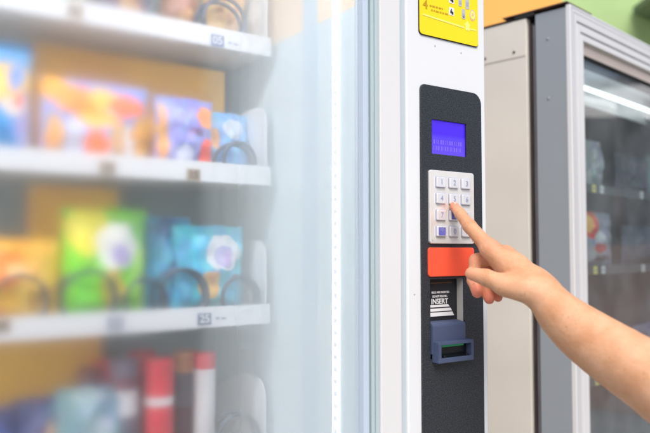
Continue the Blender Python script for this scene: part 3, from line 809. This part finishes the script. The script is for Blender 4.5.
tube_pack(187, .31, .020, .160, [(.5, MMar), (.85, MG), (1., MO)], 'maroon snack tube with orange lid behind the white tube')

# ================================================================== SECOND MACHINE
V2 = thing('vending_machine', 'beige vending machine with blue grey door edge and silver framed glass door', 'vending machine', B2, A2)
Z2 = 1.8155
DD = .0725     # door thickness
WD2 = .92
c = MB()
c.box(0, .018, .0935, .80, .10, 1.8095, M['beige'], .002)
c.box(WD2-.018, WD2, .0935, .80, .10, 1.800, M['beige'], .002)
c.box(.0182, WD2-.0182, .78, .80, .10, 1.799, M['beige'])
c.box(.0182, WD2-.0182, .0935, .78, 1.775, 1.799, M['beige'])
c.box(.0182, WD2-.0182, .0935, .78, .10, .40, M['beige'])
for x in (.06, WD2-.1):
    for y in (.15, .7): c.box(x, x+.05, y, y+.05, 0, .0995, M['black'])
c.build('cabinet', V2)
# riveted cover plate on the side near the top
c = MB()
c.box(-.0016, -.0002, .0955, .40, 1.7265, 1.8070, M['beige'], .0004)
c.build('cover_plate', V2)
cp = bpy.data.objects['cover_plate']
for y in (.124, .198):
    k = MB(); pr = [(0, -.0022), (.0022, -.0020), (.0032, -.0004), (.0032, 0)]
    b = bmesh.new(); bmesh.ops.create_uvsphere(b, u_segments=12, v_segments=6, radius=.0032)
    for v in b.verts: v.co.x *= .5
    k.add(b, M['hole'], smooth=True, mtx=Matrix.Translation((-.0022, y, 1.739)))
    k.build('screw', cp)
# gap with gasket
c = MB(); c.ring(.010, WD2-.01, .12, 1.797, .05, .0730, .0932, M['gasket'])
for (y, k) in ((.0785, 'gasket_grey'), (.086, 'gasket')): c.box(.004, .0098, y-.002, y+.0015, .13, 1.79, M[k])
c.build('gasket', V2)
# door
d = MB()
zb = .12
d.box(0, .012, .0022, DD, zb, Z2-.004, M['door_grey'], .0012)
d.box(WD2-.012, WD2, .0022, DD, zb, Z2-.004, M['door_grey'], .0012)
d.box(.0122, WD2-.0122, .0022, DD, Z2-.016, Z2-.0045, M['door_grey'])
d.box(.0122, WD2-.0122, .0022, DD, zb, zb+.011, M['door_grey'])
dr = d.build('door', V2)
fr = MB()
fr.ring(-.0005, WD2+.0005, zb-.002, Z2, .030, -.008, .0020, M['silver'], .0020)
fr.ring(.030, WD2-.030, zb+.0285, Z2-.0305, .0026, -.0052, .0020, M['silver_line'])
fr.ring(.0328, WD2-.0328, zb+.0313, Z2-.0333, .0155, -.0068, .0020, M['silver'], .0015)
fr.ring(.0485, WD2-.0485, zb+.047, Z2-.049, .0024, -.003, .0020, M['silver_line'])
fr.ring(.0511, WD2-.0511, zb+.0496, Z2-.0516, .0135, -.0052, .0020, M['silver'], .0015)
fr.ring(.0045, WD2-.0045, zb+.003, Z2-.005, .0012, -.0083, -.0078, M['silver_line'])
fr.ring(.0135, WD2-.0135, zb+.012, Z2-.014, .0010, -.0083, -.0078, M['silver_line'])
fr.build('silver_frame', dr)
IX0, IX1, IZ0, IZ1 = .0648, WD2-.0648, zb+.0633, Z2-.0655
bz = MB()
bz.box(IX0, IX1, .0022, .0065, IZ1-.026, IZ1, M['taupe'])
bz.box(IX0, IX1, .0010, .0062, IZ1-.0295, IZ1-.0262, M['black'])
bz.box(IX0, IX0+.0022, .0022, .0065, IZ0, IZ1-.0297, M['taupe'])
bz.build('bezel', dr)
p = MB(); p.box(IX0-.004, IX1+.004, .0075, .0115, IZ0-.004, IZ1+.004, M['glass']); p.build('glass_pane', dr)
for z in (1.752, 1.6235):
    k = MB(); b = bmesh.new(); bmesh.ops.create_uvsphere(b, u_segments=12, v_segments=6, radius=.0036)
    for v in b.verts: v.co.x *= .4
    k.add(b, M['door_grey'], smooth=True, mtx=Matrix.Translation((-.0002, .044, z))); k.build('screw', dr)
# cavity
c = MB()
c.box(.0185, .028, .0945, .779, .402, 1.774, M['in2'])
c.box(WD2-.028, WD2-.0185, .0945, .779, .402, 1.774, M['in2'])
c.box(.0285, WD2-.0285, .55, .56, .402, 1.774, M['in2'])
c.build('cavity_lining', V2)
# top plates: thin lids overhanging, hinge bracket
tp = MB(); tp.box(-.004, WD2+.004, .125, .80, 1.8105, 1.8130, M['steel_dark'], .0008)
tp.build('top_plate', V2)
tp = MB()
tp.box(-.006, .11, -.004, .150, 1.8185, 1.8210, M['rust'], .0008)
tp.box(-.003, .05, .0735, .122, 1.8110, 1.8183, M['steel_dark'])
tp.build('hinge_bracket', V2)
tp = MB(); tp.box(.235, .34, .002, .05, 1.8165, 1.8205, M['rust'], .0006); tp.build('hinge_bracket', V2)
# lit tube under the cabinet roof with its white reflector
c = MB()
c.box(.03, WD2-.03, .165, .170, 1.690, 1.773, M['tray'], .001)
c.box(.03, WD2-.03, .0945, .1645, 1.768, 1.7735, M['tray'])
rf = c.build('lamp_reflector', V2)
c = MB(); c.tube([(.075, .125, 1.716), (.4, .125, 1.716), (WD2-.08, .125, 1.716)], .0058, M['tube_in'], 12); c.build('tube', rf)
for x in (.06, WD2-.07):
    c = MB(); c.box(x-.012, x+.012, .113, .1645, 1.700, 1.732, M['lampbody'], .003); c.build('tube_holder', rf)
# shelves in it
sh_z = [1.462, 1.258, .985]
for z in sh_z:
    t_ = MB(); t_.box(.03, WD2-.03, .110, .54, z-.012, z-.008, M['shelf2'])
    t_.box(.03, WD2-.03, .100, .104, z-.018, z+.004, M['shelf2'], .001)
    o = t_.build('shelf', V2)
    k = MB()
    for q, px in enumerate((592, 600, 640, 690)):
        sx = m2(px, 200, .1)[0]
        k = MB()
        k.box(sx, sx+.020, .0985, .0995, z-.0165, z+.0025, M['ink_white' if q else 'yellow_pale'])
        k.box(sx+.004, sx+.014, .0981, .0986, z-.010, z-.004, M['ink_grey'])
        k.build('price_tag', o)
G2 = 'packs on the shelves of the silver framed machine'
def place2(px, d, z): return w2(m2(px, 250, d)[0], d, z)
def sbag2(px0, px1, z, h, label, base, blobs, d=.14, t=.03, seed=40, rz=0, **k):
    m = art('film_'+str(seed), base, blobs, **k)
    wd = abs(m2(px1, 250, d)[0]-m2(px0, 250, d)[0])
    return bag('snack_bag', label, 'snack bag', m, place2((px0+px1)/2, d, z-.0075), A2+rz, wd, h, t, seed, G2)
sbag2(580, 611, 1.258, .150, 'flame orange and grey snack bag on a shelf in the silver framed machine', srgb(150, 156, 170),
      [(-.6, .75, .5, .6, srgb(250, 110, 50)), (-.35, .35, .35, .3, srgb(240, 60, 50)), (-.6, .6, .22, .3, srgb(255, 190, 90)), (.05, .0, .35, .35, srgb(208, 210, 216)), (0, -.25, .45, .16, srgb(190, 60, 60)), (.1, -.6, .5, .12, srgb(110, 90, 100))], seed=41)
sbag2(582, 603, 1.462, .135, 'pale grey snack bag on the upper shelf above the flame orange one', srgb(176, 184, 190),
      [(0, .3, .5, .4, srgb(206, 210, 214)), (0, -.5, .4, .2, srgb(150, 160, 170))], seed=42)
sbag2(616, 650, 1.462, .12, 'dark blue grey snack bag right of the pale grey one', srgb(72, 82, 98),
      [(0, .3, .5, .4, srgb(100, 104, 120))], seed=43)
sbag2(622, 660, 1.258, .12, 'slate coloured snack bag right of the flame orange one', srgb(62, 72, 90),
      [(0, .1, .5, .4, srgb(84, 92, 110))], seed=44)
sbag2(586, 606, .985, .105, 'pale teal snack bag low in the silver framed machine', srgb(150, 178, 184),
      [(0, .2, .5, .5, srgb(180, 196, 200))], seed=45)
sbag2(604, 634, .985, .058, 'pink snack bag low in the silver framed machine', srgb(214, 130, 150),
      [(-.3, .3, .4, .4, srgb(240, 180, 190)), (.5, -.1, .3, .4, srgb(180, 100, 120))], seed=46)

sbag2(648, 684, 1.462, .13, 'muted teal snack bag on the upper shelf, right of the dark blue grey one', srgb(96, 130, 140), [(0, .2, .5, .4, srgb(150, 170, 176))], seed=47)
sbag2(664, 704, 1.258, .13, 'brownish grey snack bag right of the slate coloured one', srgb(130, 118, 116), [(.1, .2, .5, .4, srgb(170, 150, 140))], seed=48)
sbag2(632, 668, .985, .11, 'grey violet snack bag low in the silver framed machine', srgb(120, 116, 146), [(0, .3, .5, .4, srgb(160, 150, 176))], seed=49)

# ================================================================== STREET SIDE mirrored in the door glass
t = thing('market_stall', 'covered market stall across the way with white canvas front under corrugated roof', 'stall', (5.0, 2.6, 0), math.radians(42))
for y in (-3.2, -1.6, .0, 1.6, 3.2):
    c = MB(); c.box(-.05, .05, y-.05, y+.05, 0, 2.5, M['steel_dark'], .006); c.build('post', t)
c = MB()
n = 60
b = bmesh.new(); rows = []
for i in range(n*4+1):
    y = -3.8 + 7.6*i/(n*4); zc = .035*math.sin(i*math.pi/2)
    rows.append((b.verts.new((-.02, y, 2.62+zc)), b.verts.new((3., y, 3.3+zc))))
for i in range(len(rows)-1): b.faces.new((rows[i][0], rows[i+1][0], rows[i+1][1], rows[i][1]))
c.add(b, M['roof']); c.build('roof', t)
b = bmesh.new(); c = MB(); rows = []
for i in range(41):
    y = -3.7 + 7.4*i/40; sag = .05*math.sin(i*math.pi/5)**2
    rows.append([b.verts.new(q) for q in ((-.05, y, 2.56), (-.35, y, 2.48-sag*.5), (-.62, y, 2.36-sag), (-.64, y, 2.25-.04*abs(math.sin(i*math.pi/4))))])
for i in range(40):
    for k in range(3): b.faces.new((rows[i][k], rows[i][k+1], rows[i+1][k+1], rows[i+1][k]))
c.add(b, M['canvas'], smooth=True); c.build('canvas_awning', t)
c = MB(); c.box(1.9, 2., -3.8, 3.8, 0, 3.0, M['stall_dark'])
for i in range(24):
    y = -3.7+i*.31; c.box(1.86-.02*(i % 3), 1.899, y, y+.05+.12*((i*7) % 3), .2+.3*((i*5) % 3), 2.7, M[('in2', 'wood', 'ink_grey', 'shelf2', 'stall_dark')[(i*3) % 5]])
c.build('back_wall', t)
c = MB(); c.box(-.1, .7, -3.2, -.6, 0, .95, M['wood'], .01); c.box(.2, 1.0, .2, 2.6, .0, 1.35, M['wood'], .01); c.build('counter', t)
t = thing('tube_lamp', 'lit fluorescent tube lamp hung ahead of the market stall', 'lamp', (3.9, 2.9, 2.30), A2+.04)
c = MB(); c.box(-.62, .62, -.03, .03, .012, .05, M['lampbody'], .004); c.build('housing', t)
c = MB(); c.tube([(-.6, 0, 0), (0, 0, 0), (.6, 0, 0)], .011, M['tube_lit'], 10); c.build('tube', t)

# ================================================================== PERSON (forearm and hand)
def hand_mesh():
    P = {}
    def pt(px, py, Y): return np.array(at(px, py, Y), dtype=np.float32)
    W_ = pt(541, 290, .885); A_ = pt(560, 314, .866)
    W2 = pt(532, 283, .893)
    E_ = pt(650, 378, .800); F_ = pt(592, 340, .843)
    EL = E_ + (E_-F_)*1.15
    UA = EL + np.array([.05, -.02, .035], dtype=np.float32)
    IM = pt(490, 249, .928); IP = pt(469.5, 226, .953); ID = pt(460.6, 214.3, .971); IT = pt(454.0, 206.2, .9868)
    MM = pt(505, 255.5, .947); MP = pt(476.5, 261, .950); MD = pt(473.5, 280, .944); MT = pt(477.2, 292.5, .934)
    RM = pt(511, 262, .962); RP = pt(487, 274, .962); RD_ = pt(485, 288, .955); RT = pt(489.2, 299, .943)
    LM = pt(514, 272, .974); LP = pt(496, 282, .972); LD = pt(495, 291, .966); LT = pt(498, 297.5, .957)
    TC = pt(527, 289, .878); TM = pt(505, 285, .888); TI = pt(486, 277.5, .899); TT = pt(471.5, 273.6, .906)
    # (a, b, ra, rb) grouped; k = blending radius to the rest
    palm = [(W_, W2, .0198, .0200), (W2, IM, .0185, .0118), (W2, MM, .0185, .0115), (W2, RM, .0180, .0110), (W2, LM, .0170, .0105), (IM, MM, .0112, .0112), (MM, RM, .0108, .0105), (pt(515, 266, .91), pt(508, 258, .935), .0175, .0135),
            (TC, TM, .0172, .0136), (pt(520, 284, .905), pt(498, 262, .925), .016, .0105), (pt(515, 286, .92), pt(503, 274, .94), .016, .012),
            (pt(536, 292, .885), TM, .0165, .0115)]
    ctl = [(W2, .0198), (W_, .0200), (A_, .0268), (F_, .0335), (E_, .0385), (EL, .0405), (UA, .0415)]
    def cat(k, t):
        g_ = [np.append(ctl[min(max(k+q, 0), len(ctl)-1)][0], ctl[min(max(k+q, 0), len(ctl)-1)][1]) for q in (-1, 0, 1, 2)]
        return .5*(2*g_[1] + (g_[2]-g_[0])*t + (2*g_[0]-5*g_[1]+4*g_[2]-g_[3])*t*t + (3*g_[1]-g_[0]-3*g_[2]+g_[3])*t**3)
    chain = [cat(k, t) for k in range(1, 6) for t in (0, .25, .5, .75)] + [np.append(UA, .0415)]
    arm = [(a[:3].astype(np.float32), b[:3].astype(np.float32), float(a[3]), float(b[3])) for a, b in zip(chain[:-1], chain[1:])]
    fingers = [
        [(IM, IP, .0109, .0093), (IP, ID, .0092, .0077), (ID, IT, .0077, .0062)],
        [(MM, MP, .0108, .0100), (MP, MD, .0098, .0086), (MD, MT, .0086, .0074)],
        [(RM, RP, .0104, .0096), (RP, RD_, .0092, .0083), (RD_, RT, .0083, .0071)],
        [(LM, LP, .0095, .0084), (LP, LD, .0080, .0073), (LD, LT, .0073, .0062)],
        [(TM, TI, .0126, .0106), (TI, TT, .0108, .0084)]]
    h = .0014
    lo = np.array([.168, .700, 1.040]); hi = np.array([.470, 1.006, 1.392])
    nx, ny, nz = [int(v) for v in np.ceil((hi-lo)/h)]
    X = (lo[0]+np.arange(nx)*h).astype(np.float32)[:, None, None]
    Y = (lo[1]+np.arange(ny)*h).astype(np.float32)[None, :, None]
    Z = (lo[2]+np.arange(nz)*h).astype(np.float32)[None, None, :]
    wx = np.array([.0, .90, -.25], dtype=np.float32); wx /= np.linalg.norm(wx)
    def cone(a, b, ra, rb, wide=0):
        d = b-a; L2 = float(d.dot(d))
        t = ((X-a[0])*d[0] + (Y-a[1])*d[1] + (Z-a[2])*d[2])/L2
        np.clip(t, 0, 1, out=t)
        q = (X-a[0]-t*d[0])**2; q += (Y-a[1]-t*d[1])**2; q += (Z-a[2]-t*d[2])**2
        if wide:      # the forearm is a little broader in depth than it is tall
            e = (X-a[0]-t*d[0])*wx[0] + (Y-a[1]-t*d[1])*wx[1] + (Z-a[2]-t*d[2])*wx[2]
            q -= e*e*.25; np.maximum(q, 1e-9, out=q)
        np.sqrt(q, out=q); q -= (ra + (rb-ra)*t); return q
    def smin(a, b, k):
        hh = np.maximum(k-np.abs(a-b), 0); return np.minimum(a, b) - hh*hh/(4*k)
    body = None
    for c_ in arm: v = cone(*c_, wide=1); body = v if body is None else smin(body, v, .003)
    pm = None
    for c_ in palm: v = cone(*c_); pm = v if pm is None else smin(pm, v, .008)
    body = smin(body, pm, .010); del pm
    allf = None
    for gi, fg in enumerate(fingers):
        fv = None
        for c_ in fg: v = cone(*c_); fv = v if fv is None else smin(fv, v, .0035)
        allf = fv if allf is None else smin(allf, fv, .0012)
    kb = smin(body, allf, .0055)
    del allf, body
    f = kb
    # surface nets
    s_ = f < 0
    cx = np.zeros((nx-1, ny-1, nz-1), dtype=np.int8)
    for i in (0, 1):
        for j in (0, 1):
            for k in (0, 1): cx += s_[i:nx-1+i, j:ny-1+j, k:nz-1+k]
    act = (cx > 0) & (cx < 8)
    ids = -np.ones(act.shape, dtype=np.int64); I, J, K = np.nonzero(act); ids[I, J, K] = np.arange(len(I))
    acc = np.zeros((len(I), 3)); cnt = np.zeros(len(I))
    cor = [(a, b, c_) for a in (0, 1) for b in (0, 1) for c_ in (0, 1)]
    for a in cor:
        for ax in range(3):
            if a[ax] == 0:
                b = list(a); b[ax] = 1
                fa = f[I+a[0], J+a[1], K+a[2]]; fb = f[I+b[0], J+b[1], K+b[2]]
                cr = (fa < 0) != (fb < 0)
                t = np.where(cr, fa/np.where(cr, fa-fb, 1), 0)
                pos = np.array(a, dtype=float)[None, :].repeat(len(I), 0); pos[:, ax] += t
                acc[cr] += pos[cr]; cnt[cr] += 1
    V_ = (acc/cnt[:, None] + np.stack([I, J, K], 1))*h + lo
    quads = []
    for ax in range(3):
        sl0 = [slice(1, -1)]*3; sl1 = [slice(1, -1)]*3
        sl0[ax] = slice(0, s_.shape[ax]-1); sl1[ax] = slice(1, s_.shape[ax])
        a0 = s_[tuple(sl0)]; a1 = s_[tuple(sl1)]
        E = np.nonzero(a0 != a1); inside = a0[E]
        base = [e.copy() for e in E]
        for q in range(3):
            if q != ax: base[q] = base[q]+1
        u, v = (ax+1) % 3, (ax+2) % 3
        def idx(du, dv):
            c_ = [b.copy() for b in base]; c_[u] = c_[u]-du; c_[v] = c_[v]-dv
            return ids[c_[0], c_[1], c_[2]]
        qd = np.stack([idx(1, 1), idx(0, 1), idx(0, 0), idx(1, 0)], 1)
        qd[~inside] = qd[~inside][:, ::-1]
        ok = (qd >= 0).all(1); quads.append(qd[ok])
    Q = np.concatenate(quads)
    # light Laplacian polish
    for _ in range(3):
        sm = np.zeros_like(V_); ct = np.zeros(len(V_))
        for a in range(4):
            b = (a+1) % 4
            np.add.at(sm, Q[:, a], V_[Q[:, b]]); np.add.at(ct, Q[:, a], 1)
            np.add.at(sm, Q[:, b], V_[Q[:, a]]); np.add.at(ct, Q[:, b], 1)
        V_ = V_*.5 + .5*sm/np.maximum(ct, 1)[:, None]
    # keep the one connected surface
    lab = np.arange(len(V_))
    while True:
        mn = lab[Q].min(1); new = lab.copy()
        for a in range(4): np.minimum.at(new, Q[:, a], mn)
        new = new[new]
        if (new == lab).all(): break
        lab = new
    big = np.bincount(lab).argmax(); keep = lab == big
    remap = np.cumsum(keep)-1; Q = remap[Q[keep[Q[:, 0]]]]; V_ = V_[keep]
    me = bpy.data.meshes.new('person')
    me.vertices.add(len(V_)); me.vertices.foreach_set('co', V_.astype(np.float32).ravel())
    me.loops.add(Q.size); me.loops.foreach_set('vertex_index', Q.astype(np.int32).ravel())
    me.polygons.add(len(Q)); me.polygons.foreach_set('loop_start', np.arange(0, Q.size, 4, dtype=np.int32))
    me.update(calc_edges=True); me.validate()
    me.polygons.foreach_set('use_smooth', np.ones(len(me.polygons), dtype=bool))
    fl = np.zeros(len(V_))
    for (c_, r, s2) in ((IT, .014, .8), (MT, .017, 1.), (RT, .016, 1.), (LT, .014, .9), (TT, .013, .45), (IM+np.array([0, -.004, .01]), .016, .35),
                        (IP, .012, .3), (MP, .013, .6), (MD, .012, .6), (RP, .013, .5), (RD_, .012, .6), (MM+np.array([0, 0, .01]), .013, .3)):
        dd = np.linalg.norm(V_-c_, axis=1)/r
        fl = np.maximum(fl, s2*np.exp(-dd**2))
    fu = np.zeros(len(V_)); fm = np.zeros(len(V_))
    for (c_, d_, r, s2) in ((IP, IP-IM, .009, 1.), (ID, IT-ID, .006, .8), (TI, TT-TI, .009, .9), (MP, MP-MM, .008, .7), (IM, W2-IM, .012, .4), (W_, F_-W_, .010, .35)):
        d_ = d_/np.linalg.norm(d_); q = (V_-c_)@d_; m_ = s2*np.exp(-(q/(r*.55))**2)*(np.linalg.norm(V_-c_, axis=1) < .032)
        up_ = m_ > fm; fu[up_] = q[up_]; fm[up_] = m_[up_]
    for nm_, arr in (('fold_u', fu), ('fold_m', fm)):
        q_ = me.attributes.new(nm_, 'FLOAT', 'POINT'); q_.data.foreach_set('value', arr.astype(np.float32))
    at_ = me.attributes.new('flush', 'FLOAT', 'POINT'); at_.data.foreach_set('value', fl.astype(np.float32))
    me.materials.append(M['skin'])
    return me, (ID, IT)
me, (ID, IT) = hand_mesh()
po = bpy.data.objects.new('person', me); COL.objects.link(po)
tag(po, 'bare right forearm and hand reaching in to press a keypad key with the index finger', 'person')
# fingernail on the back of the index fingertip
ax = Vector((IT-ID).tolist()).normalized()
upv = (Vector((.35, -.25, .9)) - ax*Vector((.35, -.25, .9)).dot(ax)).normalized(); sd = ax.cross(upv)
nb = bmesh.new(); gr = []
for j in range(9):
    row = []
    for i in range(9):
        u = -1+i/4; v = -1+j/4
        lim = 1 - .25*max(0, abs(v)-.5)
        x = u*.0042*lim; y_ = v*.0052
        hgt = .0062 + .0003 - .35*abs(x)**2/.0062 - .0012*max(0, v)**2
        p_ = Vector(IT.tolist()) + ax*(y_-.0005) + sd*x + upv*(hgt - .0004)
        row.append(nb.verts.new(p_))
    gr.append(row)
for j in range(8):
    for i in range(8):
        f_ = nb.faces.new((gr[j][i], gr[j][i+1], gr[j+1][i+1], gr[j+1][i])); f_.smooth = True
nm = bpy.data.meshes.new('fingernail'); nb.to_mesh(nm); nb.free(); nm.materials.append(M['nail'])
no_ = bpy.data.objects.new('fingernail', nm); COL.objects.link(no_); no_.parent = po

# ================================================================== LIGHT, SKY, CAMERA
wd = bpy.data.worlds.new('World'); sc.world = wd; wd.use_nodes = True
nt = wd.node_tree
sky = nt.nodes.new('ShaderNodeTexSky'); sky.sky_type = 'NISHITA'; sky.sun_disc = False
SUN_DIR = Vector((.06, -.62, .74)).normalized()      # towards the sun
el = math.asin(SUN_DIR.z); azm = math.atan2(SUN_DIR.x, SUN_DIR.y)
sky.sun_elevation = el; sky.sun_rotation = azm; sky.dust_density = 3.; sky.air_density = 1.; sky.ozone_density = 1.2
bg = nt.nodes['Background']; nt.links.new(sky.outputs[0], bg.inputs[0]); bg.inputs[1].default_value = .15
sl = bpy.data.lights.new('sun', 'SUN'); sl.energy = 2.7; sl.angle = math.radians(35); sl.color = (1, .96, .91)
so = bpy.data.objects.new('sun', sl); COL.objects.link(so)
so.rotation_euler = (-SUN_DIR).to_track_quat('-Z', 'Y').to_euler()

cd = bpy.data.cameras.new('camera'); co = bpy.data.objects.new('camera', cd); COL.objects.link(co)
cd.sensor_width = 36; cd.lens = 36*FPX/650
co.location = (0, 0, EYE); co.rotation_euler = (math.pi/2+TH, 0, 0)
cd.clip_start = .02; cd.clip_end = 300
cd.dof.use_dof = True; cd.dof.focus_distance = 1.02; cd.dof.aperture_fstop = .0389/.0125
sc.camera = co
sc.view_settings.view_transform = 'Standard'; sc.view_settings.look = 'None'; sc.view_settings.exposure = 0; sc.view_settings.gamma = 1
sc.cycles.use_denoising = True
sc.cycles.max_bounces = 14; sc.cycles.transmission_bounces = 10; sc.cycles.transparent_max_bounces = 12
sc.cycles.sample_clamp_indirect = 6
